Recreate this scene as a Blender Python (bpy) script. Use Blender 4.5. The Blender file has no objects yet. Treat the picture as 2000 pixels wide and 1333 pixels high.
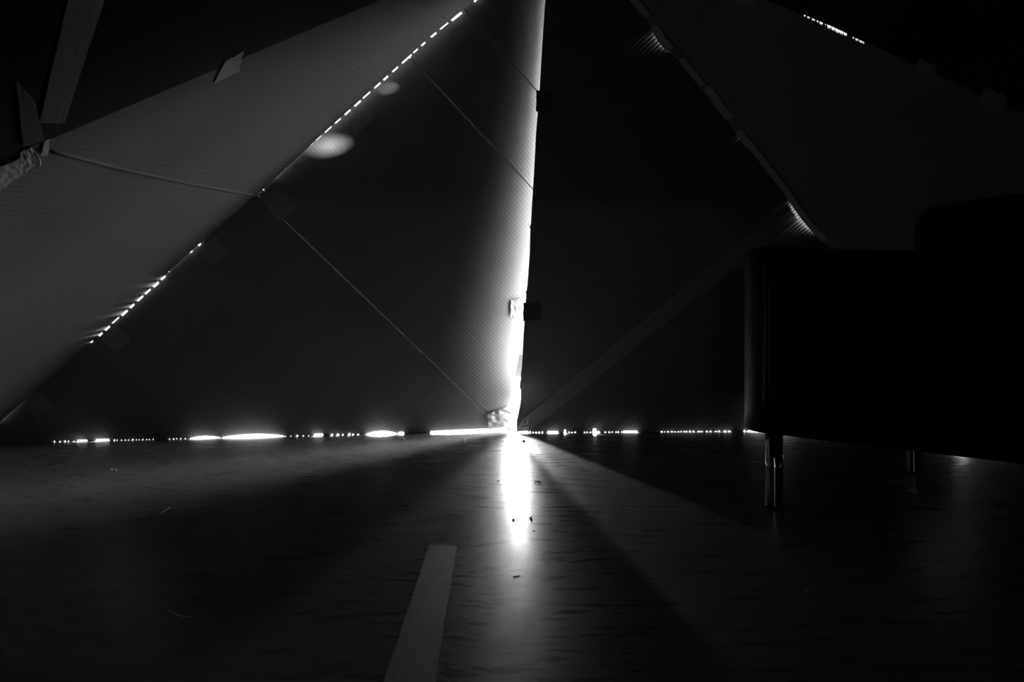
import bpy, bmesh, math, random
from mathutils import Vector, Matrix
from mathutils.geometry import delaunay_2d_cdt
random.seed(7)
S = bpy.context.scene
COL = S.collection
FPX, CX, HY, CAM_H = 2000 * 24 / 36.0, 1000.0, 660.0, 0.40

# ------------------------------------------------------------------ camera
cam_data = bpy.data.cameras.new('camera')
cam_data.lens, cam_data.sensor_width = 24, 36
cam_data.shift_y = -(666.5 - HY) / 2000
cam_data.clip_start = 0.02
cam = bpy.data.objects.new('camera', cam_data)
COL.objects.link(cam)
cam.location = (0, 0, CAM_H)
cam.rotation_euler = (math.pi / 2, 0, 0)
S.camera = cam

# ------------------------------------------------------------------ world, daylight outside the shelter
world = bpy.data.worlds.new('world')
S.world = world
world.use_nodes = True
bg = world.node_tree.nodes['Background']
bg.inputs['Color'].default_value = (1, 1, 1, 1)
bg.inputs['Strength'].default_value = 1.3
S.view_settings.view_transform = 'Standard'
S.view_settings.look = 'None'
S.view_settings.exposure = 0.0
S.view_settings.gamma = 1.0
S.view_settings.use_curve_mapping = False
S.cycles.use_denoising = True
S.cycles.max_bounces = 8
S.cycles.diffuse_bounces = 5
S.cycles.sample_clamp_indirect = 6.0


def area_lamp(name, loc, target, sx, sy, power):
    d = bpy.data.lights.new(name, 'AREA')
    d.shape, d.size, d.size_y, d.energy = 'RECTANGLE', sx, sy, power
    o = bpy.data.objects.new(name, d)
    COL.objects.link(o)
    o.location = loc
    o.rotation_euler = (Vector(target) - Vector(loc)).to_track_quat('-Z', 'Y').to_euler()
    return o


# unseen sources outside, inferred from the beams on the floor; added lamps are marked
area_lamp('window_light_side', (2.9, 5.0, 1.5), (0, 2.9, 0.4), 1.7, 2.2, 1700)
area_lamp('added_light_corner', (3.92, 3.98, 1.1), (0, 2.9, 0.7), 1.35, 1.1, 640)  # added lamp, brightens the left panel near its back seam
area_lamp('window_light_back', (0.12, 6.6, 1.45), (0.0, 2.9, 0.2), 1.5, 1.6, 1300)
area_lamp('window_light_left', (-0.55, 5.4, 1.3), (0.0, 2.9, 0.2), 0.6, 1.8, 3400)
area_lamp('added_light_far', (4.4, 6.5, 1.1), (1.95, 2.95, 0.1), 0.8, 1.5, 420)  # added lamp, strengthens the floor reflection under the armchair
area_lamp('added_light_right', (6.0, 1.5, 1.9), (1.3, 2.8, 1.0), 1.4, 1.4, 2200)  # added lamp, feeds the glows along the right panel's seam
area_lamp('added_light_rear', (0.25, -5.2, 0.30), (0, 2.9, 0.5), 3.6, 0.12, 34)  # added strip lamp behind the viewpoint, lights the lower back panels

# ------------------------------------------------------------------ geometry helpers
def ray(px, py):
    return Vector(((px - CX) / FPX, 1.0, (HY - py) / FPX))


CAM = Vector((0, 0, CAM_H))


def at_depth(px, py, y):
    return CAM + ray(px, py) * y


def on_floor(px, py, z=0.0):
    r = ray(px, py)
    return CAM + r * ((z - CAM_H) / r.z)


class Plane:
    """a panel's plane; n points into the shelter"""
    def __init__(self, a, b, c):
        self.o = Vector(a)
        self.n = (Vector(b) - self.o).cross(Vector(c) - self.o).normalized()
        if self.n.dot(Vector((0.1, 1.0, 0.4)) - self.o) < 0:
            self.n = -self.n
        self.ex = Vector((0, 0, 1)).cross(self.n).normalized()
        self.ey = self.n.cross(self.ex)

    def hit(self, px, py):
        r = ray(px, py)
        return CAM + r * ((self.o - CAM).dot(self.n) / r.dot(self.n))

    def uv(self, p):
        d = p - self.o
        return Vector((d.dot(self.ex), d.dot(self.ey)))

    def at(self, uv, off=0.0):
        return self.o + self.ex * uv[0] + self.ey * uv[1] + self.n * off


def inside(p, poly):
    c = False
    j = len(poly) - 1
    for i in range(len(poly)):
        a, b = poly[i], poly[j]
        if (a[1] > p[1]) != (b[1] > p[1]) and p[0] < (b[0] - a[0]) * (p[1] - a[1]) / (b[1] - a[1]) + a[0]:
            c = not c
        j = i
    return c


def clip(poly, a, b, keep_side, over=0.0):
    """half-plane clip of a 2D polygon by line a-b; keep_side is +1 (left of a->b) or -1"""
    d = (b - a).normalized()
    nrm = Vector((-d.y, d.x)) * keep_side
    dist = lambda p: (p - a).dot(nrm) + over
    out = []
    for i in range(len(poly)):
        p, q = poly[i], poly[(i + 1) % len(poly)]
        dp, dq = dist(p), dist(q)
        if dp >= 0:
            out.append(p)
        if (dp >= 0) != (dq >= 0):
            out.append(p + (q - p) * (dp / (dp - dq)))
    return out


def link(name, mesh, mat=None, parent=None):
    o = bpy.data.objects.new(name, mesh)
    COL.objects.link(o)
    if mat:
        mesh.materials.append(mat)
    if parent:
        o.parent = parent
    return o


def from_bm(name, bm, mat, parent=None, smooth=False, fix=True):
    me = bpy.data.meshes.new(name)
    if parent is not None:
        bmesh.ops.translate(bm, verts=bm.verts, vec=-parent.location)
    if fix:
        bmesh.ops.recalc_face_normals(bm, faces=bm.faces)
    bm.to_mesh(me)
    bm.free()
    if smooth:
        for p in me.polygons:
            p.use_smooth = True
    return link(name, me, mat, parent)


def tag(o, label=None, cat=None, group=None, kind=None):
    if label:
        o['label'] = label
    if cat:
        o['category'] = cat
    if group:
        o['group'] = group
    if kind:
        o['kind'] = kind
    return o


def empty(name, loc, label, cat, group=None):
    o = bpy.data.objects.new(name, None)
    o.empty_display_size = 0.1
    COL.objects.link(o)
    o.location = loc
    return tag(o, label, cat, group)


def sheet_bm(pl, poly, disp=None, step=0.09, thick=0.006, holes=()):
    """a sheet of cardboard: polygon (2D, in the plane) filled with a fine grid, bent by disp(uv), given thickness outward"""
    pts = []
    for p, q in zip(poly, poly[1:] + poly[:1]):   # long straight edges get points of their own, so that they can bend
        p, q = Vector(p), Vector(q)
        m = max(1, int((q - p).length / step)) if disp else 1
        pts += [p + (q - p) * i / m for i in range(m)]
    n = len(pts)
    xs, ys = [p.x for p in pts], [p.y for p in pts]
    if step:
        x = min(xs) + step * 0.5
        while x < max(xs):
            y = min(ys) + step * 0.5
            while y < max(ys):
                q = Vector((x, y))
                if inside(q, pts[:n]) and min((q - p).length for p in pts[:n]) > step * 0.3:
                    pts.append(q)
                y += step
            x += step
    edges = [(i, (i + 1) % n) for i in range(n)]
    pts = pts[:n] + [p for p in pts[n:] if not any(inside(p, h) for h in holes)]
    for h in holes:
        m = len(pts)
        pts += [Vector(p) for p in h]
        edges += [(m + i, m + (i + 1) % len(h)) for i in range(len(h))]
    vv, ee, ff, *_ = delaunay_2d_cdt(pts, edges, [], 1, 1e-6)
    bm = bmesh.new()
    f = disp or (lambda uv: 0.0)
    front = [bm.verts.new(pl.at(v, f(v))) for v in vv]
    back = [bm.verts.new(pl.at(v, f(v) - thick)) for v in vv]
    count = {}
    for t in ff:
        mid = sum((vv[i] for i in t), Vector((0, 0))) / len(t)
        if any(inside(mid, h) for h in holes):
            continue
        bm.faces.new([front[i] for i in t])
        bm.faces.new([back[i] for i in reversed(t)])
        for i in range(len(t)):
            a, b = t[i], t[(i + 1) % len(t)]
            count.setdefault((min(a, b), max(a, b)), []).append((a, b))
    for k, l in count.items():
        if len(l) == 1:
            a, b = l[0]
            q = [bm.verts.new(w.co) for w in (front[b], front[a], back[a], back[b])]
            bm.faces.new(q)
    loose = [v for v in bm.verts if not v.link_faces]
    for v in loose:
        bm.verts.remove(v)
    return bm


def tape_bm(pl, corners, off=0.002, n=6, wrinkle=0.0012, disp=None, thick=0.0004, lift=None, seed=1):
    """a strip of tape: four image corners laid on the plane, slightly wrinkled"""
    rnd = random.Random(seed)
    c = [pl.uv(pl.hit(*p)) for p in corners]
    bm = bmesh.new()
    rows = []
    f = disp or (lambda uv: 0.0)
    for i in range(n + 1):
        row = []
        s = i / n
        for j in range(n + 1):
            t = j / n
            q = (c[0] * (1 - s) + c[1] * s) * (1 - t) + (c[3] * (1 - s) + c[2] * s) * t
            edge = 0.0015 if i in (0, n) or j in (0, n) else 0.0
            q = q + Vector((rnd.uniform(-edge, edge), rnd.uniform(-edge, edge)))
            h = off + f(q) + rnd.uniform(0, wrinkle) + (lift(s, t) if lift else 0.0)
            row.append((q, h))
        rows.append(row)
    top = [[bm.verts.new(pl.at(q, h)) for q, h in r] for r in rows]
    bot = [[bm.verts.new(pl.at(q, h - thick)) for q, h in r] for r in rows]
    for i in range(n):
        for j in range(n):
            bm.faces.new((top[i][j], top[i + 1][j], top[i + 1][j + 1], top[i][j + 1]))
            bm.faces.new((bot[i][j], bot[i][j + 1], bot[i + 1][j + 1], bot[i + 1][j]))
    for i in range(n):
        bm.faces.new((top[i][0], bot[i][0], bot[i + 1][0], top[i + 1][0]))
        bm.faces.new((top[i][n], top[i + 1][n], bot[i + 1][n], bot[i][n]))
        bm.faces.new((top[0][i], top[0][i + 1], bot[0][i + 1], bot[0][i]))
        bm.faces.new((top[n][i], bot[n][i], bot[n][i + 1], top[n][i + 1]))
    return bm


def tube_bm(path, r, seg=6, taper=None):
    bm = bmesh.new()
    rings = []
    n = len(path)
    for k, p in enumerate(path):
        p = Vector(p)
        a = Vector(path[max(k - 1, 0)])
        b = Vector(path[min(k + 1, n - 1)])
        t = (b - a).normalized()
        u = t.cross(Vector((0, 0, 1)))
        if u.length < 1e-3:
            u = Vector((1, 0, 0))
        u.normalize()
        w = u.cross(t).normalized()
        rr = r * (taper(k / (n - 1)) if taper else 1)
        rings.append([bm.verts.new(p + (u * math.cos(q) + w * math.sin(q)) * rr)
                      for q in (2 * math.pi * i / seg for i in range(seg))])
    for k in range(n - 1):
        for i in range(seg):
            j = (i + 1) % seg
            bm.faces.new((rings[k][i], rings[k][j], rings[k + 1][j], rings[k + 1][i]))
    bm.faces.new(rings[0][::-1])
    bm.faces.new(rings[-1])
    return bm


# ------------------------------------------------------------------ materials
def new_mat(name):
    m = bpy.data.materials.new(name)
    m.use_nodes = True
    nt = m.node_tree
    return m, nt, nt.nodes['Principled BSDF']


def plain(name, v, rough=0.6, metallic=0.0, spec=0.5, noise=0.0, scale=40):
    m, nt, b = new_mat(name)
    b.inputs['Base Color'].default_value = (v, v, v, 1)
    b.inputs['Roughness'].default_value = rough
    b.inputs['Metallic'].default_value = metallic
    b.inputs['Specular IOR Level'].default_value = spec
    if noise:
        tc = nt.nodes.new('ShaderNodeTexCoord')
        nz = nt.nodes.new('ShaderNodeTexNoise')
        nz.inputs['Scale'].default_value = scale
        nz.inputs['Detail'].default_value = 4
        nt.links.new(tc.outputs['Object'], nz.inputs['Vector'])
        bp = nt.nodes.new('ShaderNodeBump')
        bp.inputs['Strength'].default_value = noise
        bp.inputs['Distance'].default_value = 0.002
        nt.links.new(nz.outputs['Fac'], bp.inputs['Height'])
        nt.links.new(bp.outputs['Normal'], b.inputs['Normal'])
        mr = nt.nodes.new('ShaderNodeMapRange')
        mr.inputs['To Min'].default_value = v * 0.85
        mr.inputs['To Max'].default_value = v * 1.15
        nt.links.new(nz.outputs['Fac'], mr.inputs['Value'])
        nt.links.new(mr.outputs['Result'], b.inputs['Base Color'])
    return m


def cardboard(name, v, across, pitch, relief=0.6):
    """fluted cardboard: fine ridges, 'across' is the object-space direction across the flutes"""
    m, nt, b = new_mat(name)
    b.inputs['Roughness'].default_value = 0.85
    b.inputs['Specular IOR Level'].default_value = 0.2
    N, L = nt.nodes.new, nt.links.new
    tc = N('ShaderNodeTexCoord')
    dt = N('ShaderNodeVectorMath')
    dt.operation = 'DOT_PRODUCT'
    dt.inputs[1].default_value = across
    L(tc.outputs['Object'], dt.inputs[0])
    mu = N('ShaderNodeMath')
    mu.operation = 'MULTIPLY'
    mu.inputs[1].default_value = 2 * math.pi / pitch
    L(dt.outputs['Value'], mu.inputs[0])
    sn = N('ShaderNodeMath')
    sn.operation = 'SINE'
    L(mu.outputs[0], sn.inputs[0])
    fine = N('ShaderNodeTexNoise')
    fine.inputs['Scale'].default_value = 160
    fine.inputs['Detail'].default_value = 3
    L(tc.outputs['Object'], fine.inputs['Vector'])
    mx = N('ShaderNodeMath')
    mx.operation = 'MULTIPLY_ADD'
    mx.inputs[1].default_value = 1.6
    L(fine.outputs['Fac'], mx.inputs[0])
    L(sn.outputs[0], mx.inputs[2])
    bp = N('ShaderNodeBump')
    bp.inputs['Strength'].default_value = relief
    bp.inputs['Distance'].default_value = 0.0009
    L(mx.outputs[0], bp.inputs['Height'])
    L(bp.outputs['Normal'], b.inputs['Normal'])
    big = N('ShaderNodeTexNoise')
    big.inputs['Scale'].default_value = 3
    big.inputs['Detail'].default_value = 5
    L(tc.outputs['Object'], big.inputs['Vector'])
    mr = N('ShaderNodeMapRange')
    mr.inputs['To Min'].default_value = v * 0.88
    mr.inputs['To Max'].default_value = v * 1.12
    L(big.outputs['Fac'], mr.inputs['Value'])
    L(mr.outputs['Result'], b.inputs['Base Color'])
    return m


def floor_material():
    m, nt, b = new_mat('worn_floor')
    N, L = nt.nodes.new, nt.links.new
    tc = N('ShaderNodeTexCoord')
    # warp, so that the trowel streaks swirl
    wn = N('ShaderNodeTexNoise')
    wn.inputs['Scale'].default_value = 1.3
    wn.inputs['Detail'].default_value = 2
    L(tc.outputs['Object'], wn.inputs['Vector'])
    sc = N('ShaderNodeVectorMath')
    sc.operation = 'MULTIPLY_ADD'
    sc.inputs[1].default_value = (0.4, 0.4, 0)
    L(wn.outputs['Color'], sc.inputs[0])
    L(tc.outputs['Object'], sc.inputs[2])
    mp = N('ShaderNodeMapping')
    mp.inputs['Scale'].default_value = (3.4, 17, 1)
    L(sc.outputs[0], mp.inputs['Vector'])
    st = N('ShaderNodeTexNoise')
    st.inputs['Scale'].default_value = 2.2
    st.inputs['Detail'].default_value = 8
    st.inputs['Roughness'].default_value = 0.72
    L(mp.outputs['Vector'], st.inputs['Vector'])
    bl = N('ShaderNodeTexNoise')
    bl.inputs['Scale'].default_value = 1.8
    bl.inputs['Detail'].default_value = 6
    L(sc.outputs[0], bl.inputs['Vector'])
    col = N('ShaderNodeMapRange')
    col.inputs['From Min'].default_value = 0.3
    col.inputs['From Max'].default_value = 0.7
    col.inputs['To Min'].default_value = 0.08
    col.inputs['To Max'].default_value = 0.185
    ad = N('ShaderNodeMath')
    ad.operation = 'ADD'
    L(st.outputs['Fac'], ad.inputs[0])
    L(bl.outputs['Fac'], ad.inputs[1])
    hf = N('ShaderNodeMath')
    hf.operation = 'MULTIPLY'
    hf.inputs[1].default_value = 0.5
    L(ad.outputs[0], hf.inputs[0])
    L(hf.outputs[0], col.inputs['Value'])
    L(col.outputs['Result'], b.inputs['Base Color'])
    rg = N('ShaderNodeMapRange')
    rg.inputs['From Min'].default_value = 0.3
    rg.inputs['From Max'].default_value = 0.7
    rg.inputs['To Min'].default_value = 0.21
    rg.inputs['To Max'].default_value = 0.38
    L(st.outputs['Fac'], rg.inputs['Value'])
    L(rg.outputs['Result'], b.inputs['Roughness'])
    b.inputs['Specular IOR Level'].default_value = 0.24
    bp = N('ShaderNodeBump')
    bp.inputs['Strength'].default_value = 0.06
    bp.inputs['Distance'].default_value = 0.004
    L(st.outputs['Fac'], bp.inputs['Height'])
    L(bp.outputs['Normal'], b.inputs['Normal'])
    return m


M_TAPE = plain('packing_tape', 0.30, 0.35, noise=0.25, scale=60)
M_TAPE_DULL = plain('paper_tape', 0.22, 0.6, noise=0.2, scale=60)
M_STRIP = plain('strip_tape', 0.31, 0.6, noise=0.2, scale=60)
M_DARK_TAPE = plain('dark_tape', 0.07, 0.4, noise=0.2, scale=60)
M_DIM_TAPE = plain('dim_tape', 0.2, 0.5, noise=0.2, scale=60)
M_BLACKEST = plain('black_tape', 0.006, 0.6)
M_BLACK_TAPE = plain('faint_tape', 0.022, 0.5, noise=0.2, scale=60)
M_LEATHER = plain('black_leather', 0.006, 0.42, spec=0.25, noise=0.3, scale=220)
M_PIPING = plain('leather_piping', 0.012, 0.22, spec=0.5)
M_CHROME = plain('chrome', 0.55, 0.12, metallic=1.0)
M_FOOT = plain('rubber_foot', 0.01, 0.7)
M_WOOD = plain('pale_wood', 0.36, 0.6, noise=0.3, scale=30)
M_FIBRE = plain('dry_fibre', 0.55, 0.5)
M_CRUMB = plain('dark_crumb', 0.02, 0.6)
M_CHIP = plain('pale_chip', 0.6, 0.4)

# ------------------------------------------------------------------ floor
bm = bmesh.new()
bmesh.ops.create_grid(bm, x_segments=1, y_segments=1, size=14)
bmesh.ops.translate(bm, verts=bm.verts, vec=(0, 2, 0))
r = bmesh.ops.extrude_face_region(bm, geom=bm.faces[:])
bmesh.ops.translate(bm, verts=[v for v in r['geom'] if isinstance(v, bmesh.types.BMVert)], vec=(0, 0, -0.05))
floor = from_bm('floor', bm, floor_material())
tag(floor, 'dark worn floor with faint swirling streaks', kind='structure')

# ------------------------------------------------------------------ the shelter's corners
AP = at_depth(1098, -153, 2.23)                 # where the left panels meet
AP_R = at_depth(1097, -169, 2.210)               # where the right panels meet, a little in front of the left ones
AP_B = (AP + AP_R) * 0.5 - Vector((0, 0.05, 0.10))
KA = on_floor(-45, 867.5)
KCL = on_floor(1010, 842.5)
KC = on_floor(1012, 846)
KR = on_floor(1905, 841)
KB = Vector((-1.3725 * 0.8 - 0.948, 0.8, 0))
KD = Vector((1.4966 * 1.3 + 0.916, 1.3, 0))
KE = Vector((2.5, -1.7, 0))
KF = Vector((-2.1, -1.9, 0))

P_CL = Plane(KA, KCL, AP)
P_R = Plane(KC, KR, AP_R)
P_L = Plane(KA, KB, AP)
P_R2 = Plane(KR, KD, AP_R)
P_L3 = Plane(KB, KF, AP)
P_R3 = Plane(KD, KE, AP_R)


def across(pl, a, b):
    """in-plane direction across flutes that run through image points a and b"""
    d = (pl.hit(*b) - pl.hit(*a)).normalized()
    return pl.n.cross(d).normalized()


def lerp(table, x):
    if x <= table[0][0]:
        return table[0][1]
    for (a, ya), (b, yb) in zip(table, table[1:]):
        if x <= b:
            return ya + (yb - ya) * (x - a) / (b - a)
    return table[-1][1]


def flutes(x0, x1, g, pitch=7.0, duty=0.6, seed=0):
    """a run of little openings left by the flutes: list of (start, end, gap)"""
    rnd = random.Random(seed)
    out = []
    x = x0
    while x < x1:
        w = pitch * duty * rnd.uniform(0.6, 1.3)
        out.append((x, min(x + w, x1), g * rnd.uniform(0.5, 1.2)))
        x += pitch * rnd.uniform(0.8, 1.3)
    return out


# ---------------------------------------------------------------- centre left panel
# gaps under its lower edge, in photo pixels along x: (from, to, height)
gaps_floor = (flutes(105, 165, 2.2, 9, 0.55, 1) + [(150, 172, 3.5), (186, 215, 4)] + flutes(222, 300, 2, 7, 0.4, 2)
              + flutes(330, 368, 2, 8, 0.4, 3) + [(370, 432, 5.5), (433, 556, 7)] + flutes(556, 608, 2, 11, 0.4, 4)
              + [(612, 632, 4.5)] + flutes(646, 705, 3.2, 9, 0.6, 5) + [(714, 776, 7), (777, 790, 3.5), (840, 1000, 7.5)])
gaps_floor.sort()


def swell(a, b, t):
    """long gaps are lens shaped; the one that runs into the open corner keeps growing"""
    if b >= 1000 and a == 840:
        return 0.5 + 0.5 * t
    if b - a < 40:
        return 1.0
    return 0.3 + 0.7 * max(0.0, math.sin(math.pi * t)) ** 0.8


def edge_with_gaps(line, gaps, base, ramp=2.0):
    """points of an edge: 'line(x)' is the touching edge, pulled off by the gap inside each run"""
    pts = []
    last = -1e9
    for a, b, g in gaps:
        if a < last:
            a = last + 0.4
        if b - a < 0.8:
            continue
        r = min(ramp, (b - a) * 0.3)
        m = max(1, int((b - a - 2 * r) / 12))
        pts += [(a, base)] + [(a + r + (b - a - 2 * r) * i / m, g * swell(a, b, i / m)) for i in range(m + 1)] + [(b, base)]
        last = b
    return [(x, line(x), g) for x, g in pts]


cl_floor = lambda x: lerp([(-45, 867.5), (1010, 842.5)], x)
seamA = lambda y: lerp([(-153, 1098), (0, 925), (65, 845), (250, 640), (380, 501), (475, 391), (665, 181), (820, 0), (867.5, -45)], y)
# openings along the seam with the left panel: (y from, y to, width across)
gapsA = []
rnd = random.Random(3)
for y0, y1, w in ((-12, 2, 5), (20, 38, 6.5), (41, 56, 4.5), (60, 71, 5.5), (79, 88, 5), (92, 102, 4.5), (103, 122, 5), (127, 139, 5),
                  (145, 155, 5.5), (158, 171, 5), (176, 191, 4.5), (193, 206, 5.5), (211, 223, 5), (228, 240, 4.5), (244, 258, 4),
                  (262, 274, 3), (276, 284, 2.2), (322, 334, 1.6), (336, 348, 1.6), (367, 371, 3.5), (373, 379, 3),
                  (474, 480, 4), (488, 494, 2.5), (529, 532, 2.5), (537, 546, 5), (549, 560, 6), (563, 574, 4.5), (576, 588, 4.5),
                  (592, 601, 5), (604, 616, 5.5), (618, 632, 3), (635, 645, 5), (648, 656, 5), (664, 670, 3)):
    gapsA.append((y0, y1, w * (1.05 if y0 < 400 else 0.85)))

cl = []
# lower edge, left to right
cl.append(on_floor(-52, cl_floor(-52), 0.0))
for x, y, g in edge_with_gaps(cl_floor, gaps_floor, -0.6):
    cl.append(P_CL.hit(x, y - g))
# right edge: opens near the floor, above that it runs on behind the right panel
for px, py in ((988, 838), (990, 815), (994, 790), (1000, 760), (1008, 725), (1015, 690), (1023, 650), (1035, 600), (1050, 530), (1062, 420),
               (1074, 200), (1086, 0), (1099, -156)):
    cl.append(P_CL.hit(px, py))
# the edge towards the left panel, downwards: reaches 9 px behind it where closed
for y0, y1, w in gapsA:
    y0b, y1b = y0, y1
    for y, g in ((y0b, -9), (y0b + 1.2, w), (y1b - 1.2, w), (y1b, -9)):
        # across the seam direction (down right)
        cl.append(P_CL.hit(seamA(y) + g * 0.66, y + g * 0.75))
cl.append(P_CL.hit(seamA(840) - 6, 840 - 6))
# near its right edge the sheet bows outward
BOW_W, BOW_D = 0.50, 0.066
e_top = P_CL.uv(P_CL.hit(1098, -153))
e0, e1 = P_CL.uv(P_CL.hit(1020, 843)), P_CL.uv(P_CL.hit(1086, 0))
ed = (e1 - e0).normalized()
en = Vector((ed.y, -ed.x))
if en.dot(P_CL.uv(KA) - e0) < 0:
    en = -en


def bow(uv):
    uv = Vector(uv)
    d = max(0.0, (uv - e0).dot(en))
    k = min(1.0, max(0.02, (e_top - uv).length / 1.5)) ** 1.4
    w = BOW_W * k
    return -BOW_D * k * (1 - d / w) ** 3 if d < w else 0.0


def project(p):
    return CX + FPX * p.x / p.y, HY - FPX * (p.z - CAM_H) / p.y


cl2 = []
for p in cl:                                      # the bent sheet's outline is to pass through these points
    px, py = project(p)
    qx, qy = px, py
    for _ in range(6):
        uv = P_CL.uv(P_CL.hit(qx, qy))
        gx, gy = project(P_CL.at(uv, bow(uv)))
        qx, qy = qx + (px - gx) * 0.9, qy + (py - gy) * 0.9
    cl2.append(P_CL.uv(P_CL.hit(qx, qy)))

fl = across(P_CL, (700, 570), (970, 830))
centre_left = empty('cardboard_panel', (KA + KCL) / 2, 'grey fluted cardboard panel at back, lit brightest along its open right edge', 'panel')
M_CL = cardboard('cardboard_centre_left', 0.22, fl, 0.0125, 0.16)
lines = [((1003, 862), (500, 380)), ((1052, 383), (780, 92)), ((1056, 187), (900, 12))]
lv = [(P_CL.uv(P_CL.hit(*a)), P_CL.uv(P_CL.hit(*b))) for a, b in lines]
side = 1 if ((lambda a, b, p: (b - a).x * (p - a).y - (b - a).y * (p - a).x)(*lv[0], P_CL.uv(P_CL.hit(900, 500)))) > 0 else -1
pieces = []
rest = cl2
for k, (a, b) in enumerate(lv):
    pieces.append(clip(rest, a, b, -side, 0.0))
    rest = clip(rest, a, b, side, -0.0045)         # an open joint, backed by a dark strip
pieces.append(rest)
for k, poly in enumerate(pieces):
    stp = -0.0012 * k
    o = from_bm('cardboard_sheet', sheet_bm(P_CL, poly, lambda uv, stp=stp: bow(uv) + stp, 0.04, 0.004), M_CL, centre_left, True, False)

for a, b in lv:
    d = (b - a).normalized()
    q = Vector((-d.y, d.x)) * side
    ends = []
    for t in range(0, 101):                       # the part of the joint line that lies on the panel
        p = a + (b - a) * t / 100
        if inside(p, cl2):
            ends.append(p)
    if len(ends) > 1:
        m = 24
        pa, pb = ends[0] - d * 0.004, ends[-1]
        lo = [pa + (pb - pa) * i / m - q * 0.012 for i in range(m + 1)]
        hi = [pb + (pa - pb) * i / m + q * 0.016 for i in range(m + 1)]
        from_bm('joint_strip', sheet_bm(P_CL, lo + hi, lambda uv: bow(uv) - 0.0085, 0.04, 0.001), M_DARK_TAPE, centre_left, True, False)

# ---------------------------------------------------------------- right panel (its left edge stands proud, letting the light in)
r_floor = lambda x: lerp([(1009, 846), (1450, 843), (1905, 841)], x)
gaps_r = ([(1012, 1033, 3)] + flutes(1034, 1062, 2.2, 6, 0.6, 8) + [(1068, 1091, 3), (1101, 1106, 6)] + flutes(1110, 1127, 1.8, 6, 0.5, 9)
          + flutes(1140, 1156, 1.4, 5, 0.6, 10) + [(1157, 1166, 7.5), (1166, 1172, 2)] + flutes(1180, 1215, 1.6, 6, 0.7, 11) + [(1216, 1246, 2.6)]
          + flutes(1290, 1345, 1.5, 6, 0.8, 12) + [(1345, 1350, 2)] + flutes(1352, 1427, 1.8, 8, 0.8, 13) + [(1452, 1456, 3), (1458, 1500, 4.5), (1500, 1560, 6)]
          + flutes(1570, 1660, 3, 9, 0.6, 14) + [(1862, 1878, 24), (1879, 1899, 120)])
gaps_r.sort()
rp = [P_R.hit(1009, 841), on_floor(1011, 846.3, 0)]
for x, y, g in edge_with_gaps(r_floor, gaps_r, -0.6):
    rp.append(P_R.hit(x, y - g))
rp.append(on_floor(1925, 841))
seamC = lambda y: lerp([(-169, 1097), (841, 1905)], y)
for y in (700, 470, 300, 150, 0, -165):
    rp.append(P_R.hit(seamC(y) + 22, y - 12))
r_left = [(1080, -169), (1065, 0), (1059, 90), (1054, 176), (1052, 180), (1050.5, 219), (1047, 260), (1043.5, 330), (1038.5, 410), (1037, 440), (1034, 444),
          (1036, 447), (1034.5, 500), (1030, 560), (1028.5, 569), (1027, 571), (1028, 575), (1026.5, 596), (1024, 599), (1022, 611), (1022.5, 622), (1024.5, 627),
          (1022.5, 660), (1020.5, 700), (1019, 722), (1017.5, 730), (1017.8, 745), (1016.5, 752), (1016, 766), (1018.5, 775), (1019, 788), (1017, 801),
          (1013, 815), (1009.5, 826), (1009, 836)]
for p in r_left:
    rp.append(P_R.hit(*p))
corner = P_R.uv(P_R.hit(1008, 785))


def curl(uv):
    d = (Vector(uv) - corner).length / 0.17
    return -0.085 * (1 - d) ** 2 if d < 1 else 0.0


M_R = cardboard('cardboard_right', 0.22, across(P_R, (1100, 780), (1500, 460)), 0.0125, 0.5)
right = empty('cardboard_panel', (KC + KR) / 2, 'dark cardboard panel behind the armchair, crossed by a pale diagonal tape strip', 'panel')
from_bm('cardboard_sheet', sheet_bm(P_R, [P_R.uv(p) for p in rp], curl, 0.04, 0.005), M_R, right, True, False)

# ---------------------------------------------------------------- left panel
lp = [KA]
for y, e in ((868, 4), (820, 5), (690, 4), (672, 0), (665, 0), (475, 0), (470, 2), (385, 2), (376, 0), (250, 0), (65, 0), (0, 0), (-153, 0)):
    lp.append(P_L.hit(seamA(y) + e, y))
seamB = lambda x: lerp([(-2100, 1195), (0, 308), (94, 270), (415, 140), (600, 59), (735, 0), (1098, -153)], x)
lp += [P_L.hit(735, -8), P_L.hit(600, 51), P_L.hit(415, 132), P_L.hit(94, 262), P_L.hit(0, 300), KB]
M_L = cardboard('cardboard_left', 0.105, across(P_L, (500, 115), (600, 168)), 0.016, 0.15)
left = empty('cardboard_panel', (KA + KB) / 2, 'softly lit grey cardboard panel slanting up on the left, folded once across', 'panel')
l2 = [P_L.uv(p) for p in lp]
ca, cb = P_L.uv(P_L.hit(95, 292)), P_L.uv(P_L.hit(500, 381))
cs = 1 if ((cb - ca).x * (P_L.uv(P_L.hit(500, 200)) - ca).y - (cb - ca).y * (P_L.uv(P_L.hit(500, 200)) - ca).x) > 0 else -1
from_bm('cardboard_sheet', sheet_bm(P_L, clip(l2, ca, cb, cs, 0.0), lambda uv: 0.003, 0.12, 0.005), M_L, left)
from_bm('cardboard_sheet', sheet_bm(P_L, clip(l2, ca, cb, -cs, 0.015), None, 0.12, 0.005), M_L, left)
# raised fold along the joint
from_bm('fold_ridge', tube_bm([P_L.hit(95 + (500 - 95) * t, 292 + 89 * t + 6 * math.sin(math.pi * t)) + P_L.n * 0.001 for t in [i / 14 for i in range(15)]], 0.0055, 8), M_L, left, True)

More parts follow.
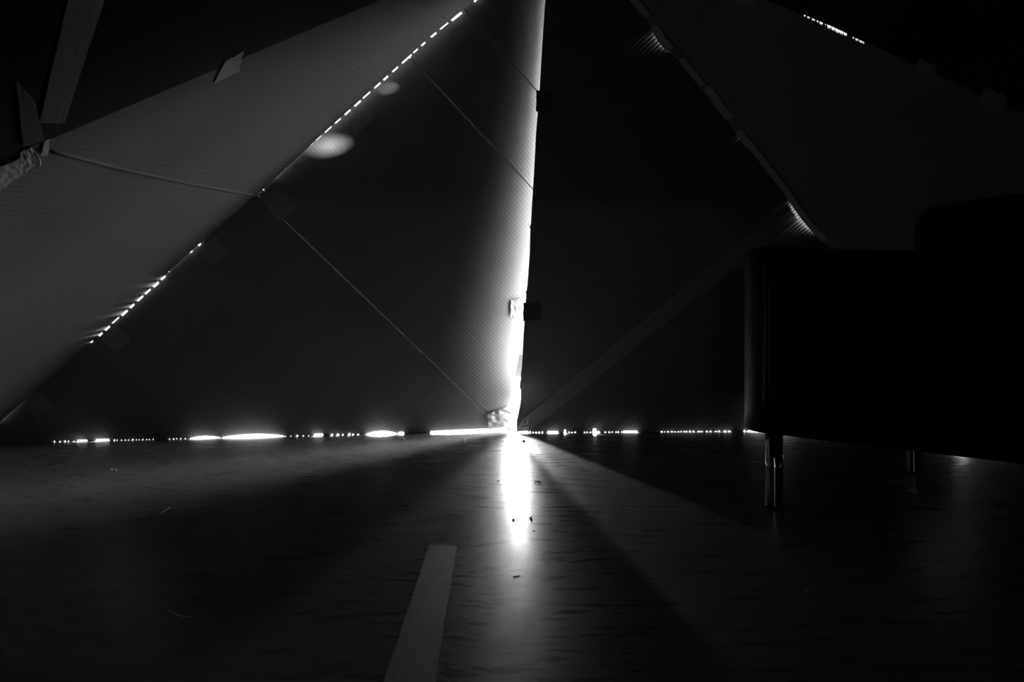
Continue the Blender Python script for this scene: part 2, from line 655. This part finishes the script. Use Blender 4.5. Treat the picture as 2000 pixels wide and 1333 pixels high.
# ---------------------------------------------------------------- upper left and upper right panels, rear panels
M_D = cardboard('cardboard_shaded', 0.011, Vector((0.3, 0.9, 0.3)).normalized(), 0.0125, 0.1)  # shade put into the colour, so that these panels stay nearly black
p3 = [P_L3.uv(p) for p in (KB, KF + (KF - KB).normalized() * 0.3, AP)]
upper_left = empty('cardboard_panel', (KB + KF) / 2, 'cardboard panel darkened to deep shade, filling the upper left corner', 'panel')
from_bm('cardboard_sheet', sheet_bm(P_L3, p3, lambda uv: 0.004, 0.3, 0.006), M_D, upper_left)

# right panel two: between the armchair and the upper right seam; its edge along the right panel gapes a little
seamD = lambda x: lerp([(1097, -169), (1484, 0), (1575, 34), (1687, 86), (1792, 132), (1917, 189), (2995, 660)], x)
r2 = [KR]
for y in (700, 560, 470, 440, 400, 340, 300, 270, 230, 180, 120, 90, 70, 40, 0, -169):
    r2.append(P_R2.hit(seamC(y), y))
r2.append(P_R2.hit(1484, -4))
dslits = [(1570, 1574, 2.2), (1577, 1582, 3), (1586, 1592, 2.5), (1595, 1599, 2), (1601, 1607, 4.5), (1611, 1613, 3), (1616, 1623, 6), (1624.5, 1631, 7), (1632.5, 1640, 7.5),
          (1641, 1647, 6), (1648.5, 1654, 4.5), (1665, 1668, 2), (1671, 1677, 2), (1679, 1688, 2)]
for a, b, g in dslits:
    r2 += [P_R2.hit(a - 0.4, seamD(a) - 6), P_R2.hit(a + 0.4, seamD(a) + g * 0.3), P_R2.hit(b - 0.4, seamD(b) + g * 0.3), P_R2.hit(b + 0.4, seamD(b) - 6)]
r2 += [P_R2.hit(1792, 128), P_R2.hit(1917, 185), KD]
glow = [P_R2.uv(P_R2.hit(seamC(y), y)) for y in (80, 272, 425)]


def gape(uv):
    h = 0.0
    for c, w, a in zip(glow, (0.08, 0.06, 0.17), (0.013, 0.008, 0.015)):
        d = (Vector(uv) - c).length / w
        if d < 1:
            h += a * (1 - d * d) ** 2
    return h


M_R2 = cardboard('cardboard_far_right', 0.17, across(P_R2, (1400, 100), (1700, 330)), 0.0125, 0.3)
far_right = empty('cardboard_panel', (KR + KD) / 2, 'dark cardboard panel sloping above and behind the black armchair', 'panel')
poly_r2 = [P_R2.uv(p) for p in r2]
from_bm('cardboard_sheet', sheet_bm(P_R2, poly_r2, gape, 0.05, 0.006), M_R2, far_right, True, False)

upper_right = empty('cardboard_panel', (KD + KE) / 2, 'cardboard panel darkened to deep shade, filling the upper right corner', 'panel')
r3 = [KD] + [P_R3.hit(x, y) for x, y in ((1917, 195), (1792, 138))]
r3 += [P_R3.hit(x, seamD(x) + g) for x, g in ((1696, 5), (1690, -0.6), (1657, -1.0), (1648, -2.2), (1620, -2.2), (1610, -1.2), (1566, -0.6), (1560, 5))]
r3 += [P_R3.hit(1484, 4), AP_R, KE + (KE - KD).normalized() * 0.3]
# unseen punctures and a spot lamp, added to throw bright blots on the back
spot_target = P_CL.hit(640, 288)
beam = Vector((0.86, -0.45, 0.12)).normalized()
lamp_at = spot_target + beam * 5.0
ld = bpy.data.lights.new('added_spot_upper', 'SPOT')
ld.energy, ld.shadow_soft_size = 5600, 0.045
ld.spot_size, ld.spot_blend = math.radians(8), 0.1
lo = bpy.data.objects.new('added_spot_upper', ld)
COL.objects.link(lo)
lo.location = lamp_at
lo.rotation_euler = (-beam).to_track_quat('-Z', 'Y').to_euler()
holes = []
for target, rad in ((spot_target, 0.016), (P_CL.hit(757, 176), 0.0055)):
    d = (lamp_at - target).normalized()
    h = target + d * ((P_R3.o - target).dot(P_R3.n) / d.dot(P_R3.n))
    c = P_R3.uv(h)
    holes.append([c + Vector((math.cos(2 * math.pi * i / 20), math.sin(2 * math.pi * i / 20))) * rad / max(0.3, abs(d.dot(P_R3.n))) ** 0.5 for i in range(20)])
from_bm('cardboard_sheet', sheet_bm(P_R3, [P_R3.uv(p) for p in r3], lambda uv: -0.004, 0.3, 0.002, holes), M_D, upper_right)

# unseen rear panel; its low slot is added to shape the rear lamp's light
P_B = Plane(KE, KF, AP_B)
yt = -0.17
def back_pt(x, y):
    # point of the rear plane above (x, y)
    z = P_B.o.z - (P_B.n.x * (x - P_B.o.x) + P_B.n.y * (y - P_B.o.y)) / P_B.n.z
    return Vector((x, y, z))
def base_y(x):
    return KF.y + (KE.y - KF.y) * (x - KF.x) / (KE.x - KF.x)
ew = 0.07
rb = [KF, Vector((-ew, base_y(-ew), 0)), back_pt(-ew, yt), back_pt(ew, yt), Vector((ew, base_y(ew), 0)), KE, AP_B + (AP_B - (KE + KF) * 0.5) * 0.08 + (KE - KF) * 0.06, AP_B + (AP_B - (KE + KF) * 0.5) * 0.08 + (KF - KE) * 0.06]
rear = empty('cardboard_panel', (KE + KF) / 2, 'cardboard panel darkened to deep shade, with an added low slot, opposite the glowing gap', 'panel')
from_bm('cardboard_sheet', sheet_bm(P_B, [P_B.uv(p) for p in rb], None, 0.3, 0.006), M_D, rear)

# ------------------------------------------------------------------ tape
def tape(parent, pl, corners, mat=M_TAPE, label=None, name='tape_patch', **kw):
    o = from_bm(name, tape_bm(pl, corners, **kw), mat, parent)
    if label:
        tag(o, label)
    return o


cl_off = dict(disp=bow, off=0.004)
for k, q in enumerate([[(507, 388), (543, 362), (585, 406), (547, 434)],
                       [(384, 487), (420, 458), (447, 493), (416, 518)],
                       [(197, 664), (226, 636), (258, 663), (227, 688)],
                       [(680, 236), (712, 206), (733, 232), (696, 262)],
                       [(868, 68), (890, 45), (913, 68), (880, 98)],
                       [(48, 790), (78, 764), (106, 794), (76, 817)]]):
    tape(centre_left, P_CL, q, M_TAPE, seed=20 + k, **cl_off)
tape(centre_left, P_CL, [(963, 80), (988, 52), (1000, 100), (976, 122)], M_TAPE, seed=31, disp=bow, off=0.004)
tape(centre_left, P_CL, [(1000, 590), (1024, 588), (1022, 626), (999, 624)], M_TAPE_DULL, seed=32, disp=bow, off=0.004, wrinkle=0.004)
tape(centre_left, P_CL, [(952, 812), (1000, 800), (1002, 840), (956, 842)], M_TAPE_DULL, 'crumpled pale tape at the foot of the lit edge', seed=33, disp=bow, off=0.004, wrinkle=0.012)
tape(right, P_R, [(1022, 592), (1057, 590), (1057, 624), (1022, 627)], M_DARK_TAPE, 'dark tape patch', seed=34)
tape(right, P_R, [(1047, 176), (1076, 178), (1076, 218), (1046.5, 218)], M_DARK_TAPE, 'dark tape patch', seed=35)
tape(right, P_R, [(1010, 836), (1034, 806), (1037, 838), (1014, 843)], M_TAPE, seed=36, wrinkle=0.004)
tape(right, P_R, [(1018, 822), (1536, 398), (1556, 428), (1040, 838)], M_STRIP, 'long pale diagonal tape strip', name='tape_strip', n=10, wrinkle=0.0006)
# left panel
tape(left, P_L, [(437, 116), (473, 96), (463, 137), (414, 160)], M_TAPE_DULL, 'pale tape patch catching the light', off=0.006, seed=40)
tape(left, P_L, [(82, 272), (93, 267), (91, 298), (77, 303)], M_TAPE, off=0.006, seed=41)
tape(left, P_L, [(37, 292), (60, 280), (63, 318), (28, 345)], M_DIM_TAPE, off=0.006, seed=42, wrinkle=0.004)
tape(left, P_L, [(-10, 322), (34, 304), (28, 340), (-10, 372)], M_DIM_TAPE, off=0.008, seed=43, wrinkle=0.002)
from_bm('tape_curl', tube_bm([P_L.hit(57 + 4 * math.sin(2.6 * t), 280 + 34 * t) + P_L.n * (0.02 + 0.01 * math.sin(3 * t)) for t in [i / 8 for i in range(9)]], 0.0022, 6,
                             lambda t: 0.4 + math.sin(math.pi * t)), M_CHIP, left, True)
# upper left: two faint bands of tape crossing
tape(upper_left, P_L3, [(128, -10), (200, -10), (122, 235), (72, 235)], M_BLACK_TAPE, 'faint band of tape', name='tape_strip', off=0.008)
tape(upper_left, P_L3, [(25, 150), (62, 190), (82, 268), (40, 280)], M_BLACKEST, 'dark strip of tape', name='tape_strip', off=0.010)
# far right: tape at the upper seam and along the lower one
tape(far_right, P_R2, [(1790, 133), (1806, 92), (1843, 102), (1826, 147)], M_DIM_TAPE, off=0.012, seed=50)
tape(far_right, P_R2, [(1915, 190), (1932, 155), (1975, 170), (1960, 225)], M_DIM_TAPE, off=0.012, seed=51)
tape(far_right, P_R2, [(1432, -14), (1468, -22), (1484, 8), (1446, 10)], M_DIM_TAPE, off=0.008, seed=52)
for k, (y0, y1, w, d) in enumerate(((-20, 32, 14, 0), (52, 95, 13, 2), (116, 168, 13, -1), (172, 200, 20, -4), (196, 234, 15, 0), (256, 318, 13, -1), (318, 470, 12, 0))):
    tape(far_right, P_R2, [(seamC(y0) - d, y0), (seamC(y0) + w, y0 - 5), (seamC(y1) + w, y1 - 5), (seamC(y1) - d, y1)], M_TAPE, name='tape_strip', disp=gape, off=0.004, seed=60 + k)

# ------------------------------------------------------------------ wooden slat on the floor
sl = empty('wooden_slat', on_floor(845, 1150), 'pale flat wooden slat lying lengthwise on the dark floor', 'slat')
th = 0.007
A = on_floor(838, 1064, th); B = on_floor(893, 1066, th); C = on_floor(851, 1333, th); D = on_floor(749, 1333, th)
C = B + (C - B) * 1.55; D = A + (D - A) * 1.55
bm = bmesh.new()
nseg = 14
rows = []
for i in range(nseg + 1):
    t = i / nseg
    jx = random.uniform(-0.0006, 0.0006)
    rows.append([bm.verts.new((A + (D - A) * t) + Vector((jx, 0, 0))), bm.verts.new((B + (C - B) * t) + Vector((jx, 0, 0)))])
    for v in rows[-1][:2]:
        rows[-1].append(bm.verts.new(Vector((v.co.x, v.co.y, 0.0003))))
for i in range(nseg):
    a, b = rows[i], rows[i + 1]
    bm.faces.new((a[0], a[1], b[1], b[0]))
    bm.faces.new((a[2], b[2], b[3], a[3]))
    bm.faces.new((a[1], a[3], b[3], b[1]))
    bm.faces.new((a[0], b[0], b[2], a[2]))
bm.faces.new((rows[0][0], rows[0][2], rows[0][3], rows[0][1]))
bm.faces.new((rows[-1][0], rows[-1][1], rows[-1][3], rows[-1][2]))
bmesh.ops.recalc_face_normals(bm, faces=bm.faces)
bmesh.ops.bevel(bm, geom=[e for e in bm.edges if e.calc_face_angle(0) > 1.0], offset=0.0009, segments=2, affect='EDGES')
from_bm('board', bm, M_WOOD, sl)
# splinters at the sawn end
for k in range(5):
    p = A + (B - A) * (0.15 + 0.8 * k / 4)
    from_bm('splinter', tube_bm([p, p + Vector((random.uniform(-0.001, 0.001), 0.004, 0.0003)), p + Vector((random.uniform(-0.002, 0.002), 0.007, 0.001))], 0.0006, 5,
                                lambda t: 1.1 - t), M_WOOD, sl)

# ------------------------------------------------------------------ armchair
L1 = on_floor(1512, 993)
U = Vector((0.62, -0.785, 0)).normalized()       # front to back
V = Vector((-U.y, U.x, 0))                        # near arm to far arm
chair = empty('armchair', L1 + U * 0.3 + V * 0.35, 'black leather armchair on round chrome legs at the right', 'armchair')
ZB = 0.178


def cp(u, v, z):
    return L1 + U * u + V * v + Vector((0, 0, z))


def rounded_plan(u0, u1, v0, v1, radii, n=8):
    """plan outline with its own corner radii: (u0,v0), (u1,v0), (u1,v1), (u0,v1)"""
    cs = [(u0, v0, 1, 1), (u1, v0, -1, 1), (u1, v1, -1, -1), (u0, v1, 1, -1)]
    st = [180, 270, 0, 90]
    out = []
    for (u, v, su, sv), a0, r in zip(cs, st, radii):
        for i in range(n + 1):
            a = math.radians(a0 + 90 * i / n)
            out.append((u + su * r + r * math.cos(a), v + sv * r + r * math.sin(a)))
    return out


def block(name, u0, u1, v0, v1, z0, z1, radii, edge=0.03, slope=0.0, sag=0.0, mat=M_LEATHER, puff=0.0, label=None):
    """an upholstered block: rounded plan, rounded top edge, top may slope along u"""
    bm = bmesh.new()
    levels = [(z0, 0.006), (z0 + 0.006, 0.0)]
    for i in range(1, 6):
        levels.append((z0 + (z1 - edge - z0) * i / 5.0, 0.0))
    for i in range(1, 6):
        a = math.pi / 2 * i / 5
        levels.append((z1 - edge + edge * math.sin(a), edge * (1 - math.cos(a))))
    rings = []
    um = (u0 + u1) / 2
    for z, ins in levels:
        h = (z - z0) / (z1 - z0)
        pf = puff * math.sin(math.pi * min(1, max(0, h)))
        pts = rounded_plan(u0 + ins - pf, u1 - ins + pf, v0 + ins - pf * 0.3, v1 - ins + pf * 0.3, [max(0.004, q - ins) for q in radii])
        rings.append([bm.verts.new(cp(u, v, z + slope * h * (u - u0) - sag * (1 - h) * math.sin(math.pi * (u - u0) / (u1 - u0)))) for u, v in pts])
    n = len(rings[0])
    for a, b in zip(rings, rings[1:]):
        for i in range(n):
            j = (i + 1) % n
            bm.faces.new((a[i], a[j], b[j], b[i]))
    bm.faces.new(rings[0][::-1])
    bm.faces.new(rings[-1])
    o = from_bm(name, bm, mat, chair, True)
    return o


W = 0.765                                          # overall width
block('arm', -0.105, 0.74, -0.03, 0.115, ZB, 0.628, (0.10, 0.03, 0.03, 0.04), 0.035, -0.13, 0.004)
block('arm', -0.105, 0.74, W - 0.145, W, ZB, 0.628, (0.04, 0.03, 0.03, 0.10), 0.035, -0.13, 0.004)
block('backrest', 0.305, 0.75, -0.031, W + 0.001, ZB + 0.02, 0.662, (0.03, 0.05, 0.05, 0.03), 0.05)
block('seat_frame', -0.10, 0.40, 0.11, W - 0.14, ZB + 0.005, 0.30, (0.03, 0.02, 0.02, 0.03), 0.02)
block('seat_cushion', -0.11, 0.33, 0.118, W - 0.148, 0.302, 0.44, (0.04, 0.02, 0.02, 0.04), 0.045, puff=0.006)
block('back_cushion', 0.265, 0.315, 0.118, W - 0.148, 0.43, 0.60, (0.03, 0.01, 0.01, 0.03), 0.05, puff=0.008)
# piping where the arm's front panel meets its side, on either arm
for v in (-0.0315, W + 0.0015):
    path = [cp(-0.005, v, ZB + 0.05 + 0.37 * i / 10) for i in range(11)]
    from_bm('piping', tube_bm(path, 0.0035, 8), M_PIPING, chair, True)
    path = [cp(0.006, v, ZB + 0.05 + 0.37 * i / 10) for i in range(11)]
    from_bm('piping', tube_bm(path, 0.0022, 8), M_PIPING, chair, True)
for u, v in ((0, 0), (0.03, 0.70), (0.63, 0.0), (0.63, 0.70)):
    c = cp(u, v, 0)
    bm = tube_bm([c + Vector((0, 0, z)) for z in (0.006, 0.008, 0.09, ZB + 0.004)], 0.0198, 40, lambda t: 1.0)
    leg = from_bm('leg', bm, M_CHROME, chair, True)
    for p in leg.data.polygons:
        p.use_smooth = abs(p.normal.z) < 0.5
    bm = tube_bm([c + Vector((0, 0, z)) for z in (0.0, 0.0065)], 0.0205, 32)
    bmesh.ops.translate(bm, verts=bm.verts, vec=-leg.parent.location)
    me = bpy.data.meshes.new('foot_cap')
    bm.to_mesh(me); bm.free()
    link('foot_cap', me, M_FOOT, leg)

# ------------------------------------------------------------------ litter on the floor
def litter(name, pts, r, mat, label, cat, taper=None, group=None):
    """a thin bent piece lying on the floor, through photo points"""
    path = [on_floor(x, y, r) for x, y in pts]
    loc = Vector((path[0].x, path[0].y, 0))
    bm = tube_bm(path, r, 6, taper)
    bmesh.ops.translate(bm, verts=bm.verts, vec=-loc)
    o = from_bm(name, bm, mat, None, True)
    o.location = loc
    return tag(o, label, cat, group)


def crumb(name, px, py, r, mat, label, cat, squash=0.5, group=None):
    bm = bmesh.new()
    bmesh.ops.create_icosphere(bm, subdivisions=2, radius=r)
    rr = random.Random(int(px))
    for v in bm.verts:
        v.co *= rr.uniform(0.7, 1.2)
        v.co.z *= squash
    zmin = min(v.co.z for v in bm.verts)
    bmesh.ops.translate(bm, verts=bm.verts, vec=(0, 0, -zmin))
    o = from_bm(name, bm, mat)
    o.location = on_floor(px, py)
    return tag(o, label, cat, group)


thin = lambda t: 0.5 + 0.7 * math.sin(math.pi * min(1, max(0, t)))
litter('twig', [(310, 1005), (317, 1001), (325, 997), (333, 991)], 0.0022, M_FIBRE, 'short pale straw lying on the floor at left', 'straw', thin)
litter('fibre', [(324, 1189), (336, 1198), (350, 1203), (362, 1205), (376, 1204)], 0.0010, M_FIBRE, 'faint curved thread on the dark floor at lower left', 'thread', thin)
litter('thread', [(1721, 935), (1728, 937), (1737, 938), (1745, 940), (1753, 941), (1760, 944), (1768, 948), (1773, 950), (1777, 947), (1784, 945)], 0.0011, M_FIBRE,
       'thin wavy thread on the floor beneath the armchair', 'thread')
litter('shaving', [(902, 868), (907, 866), (909, 861), (908, 857)], 0.0016, M_CHIP, 'curled pale shaving on the lit floor near the panel foot', 'shaving')
litter('shaving', [(786, 855), (789, 858), (790, 861)], 0.0016, M_CHIP, 'tiny shaving just below the bright gap left of centre', 'shaving')
litter('straw', [(1335, 918), (1341, 912), (1348, 906)], 0.0010, M_FIBRE, 'fine pale hair on dark floor right of the light beam', 'hair', thin)
litter('straw', [(1570, 1154), (1576, 1152), (1584, 1152)], 0.0010, M_FIBRE, 'faint thread on the dark floor below the armchair leg', 'thread', thin)
crumb('chip', 1741, 923, 0.0042, M_CHIP, 'bright chip on the floor beside the far chrome leg', 'chip', 0.3)
crumb('chip', 218, 919, 0.004, M_CHIP, 'small pale chip on the floor at far left, left one of two', 'chip', 0.8)
crumb('chip', 226, 920, 0.003, M_CHIP, 'small pale chip on the floor at far left, right one of two', 'chip', 0.9)
crumb('chip', 1270, 852, 0.004, M_CHIP, 'small chip by the foot of the right panel, left one of two', 'chip', 0.6)
crumb('chip', 1275, 853, 0.004, M_CHIP, 'small chip by the foot of the right panel, right one of two', 'chip', 0.6)
crumb('chip', 1739, 1045, 0.004, M_FIBRE, 'dull chip on dark floor well below the far chrome leg', 'chip', 0.3)
crumb('crumb', 1023, 864, 0.006, M_CRUMB, 'dark crumb on the lit floor close to the panel foot', 'crumb', 0.7)
crumb('crumb', 973, 941, 0.0028, M_CRUMB, 'tiny dark crumb left of the bright reflection', 'crumb', 0.5)
crumb('crumb', 1064, 928, 0.0025, M_CRUMB, 'tiny dark crumb above the dead insect', 'crumb', 0.5)
crumb('crumb', 1043, 1039, 0.0025, M_CRUMB, 'tiny dark crumb right of the reflection, below the others', 'crumb', 0.5)
litter('shaving', [(1001, 1015), (1004, 1015.5), (1003, 1016)], 0.0014, M_CRUMB, 'dark shaving inside the bright floor reflection', 'shaving')
litter('shaving', [(1038, 1010), (1036, 1013), (1039, 1016)], 0.0016, M_CRUMB, 'bent dark shaving on the right rim of the reflection', 'shaving')
litter('splinter', [(1002, 1127), (1008, 1126), (1016, 1125)], 0.0007, M_FIBRE, 'pale splinter lying across the lower end of the reflection', 'splinter')

# dead insect right of the reflection
ip = on_floor(1051, 945)
ins = empty('dead_insect', ip, 'small black dead insect on the lit floor', 'insect')
bm = bmesh.new()
bmesh.ops.create_icosphere(bm, subdivisions=2, radius=1)
for v in bm.verts:
    v.co = ip + Vector((v.co.x * 0.003, v.co.y * 0.009 * (1 + 0.15 * v.co.y), v.co.z * 0.003 + 0.0042))
from_bm('body', bm, M_CRUMB, ins, True)
for k in range(6):
    s = -1 if k % 2 else 1
    dy = (k // 2 - 1) * 0.004
    from_bm('leg', tube_bm([ip + Vector((0, dy, 0.004)), ip + Vector((s * 0.005, dy * 1.6, 0.0055)), ip + Vector((s * 0.010, dy * 2.4, 0.0006))], 0.0006, 5), M_CRUMB, ins)
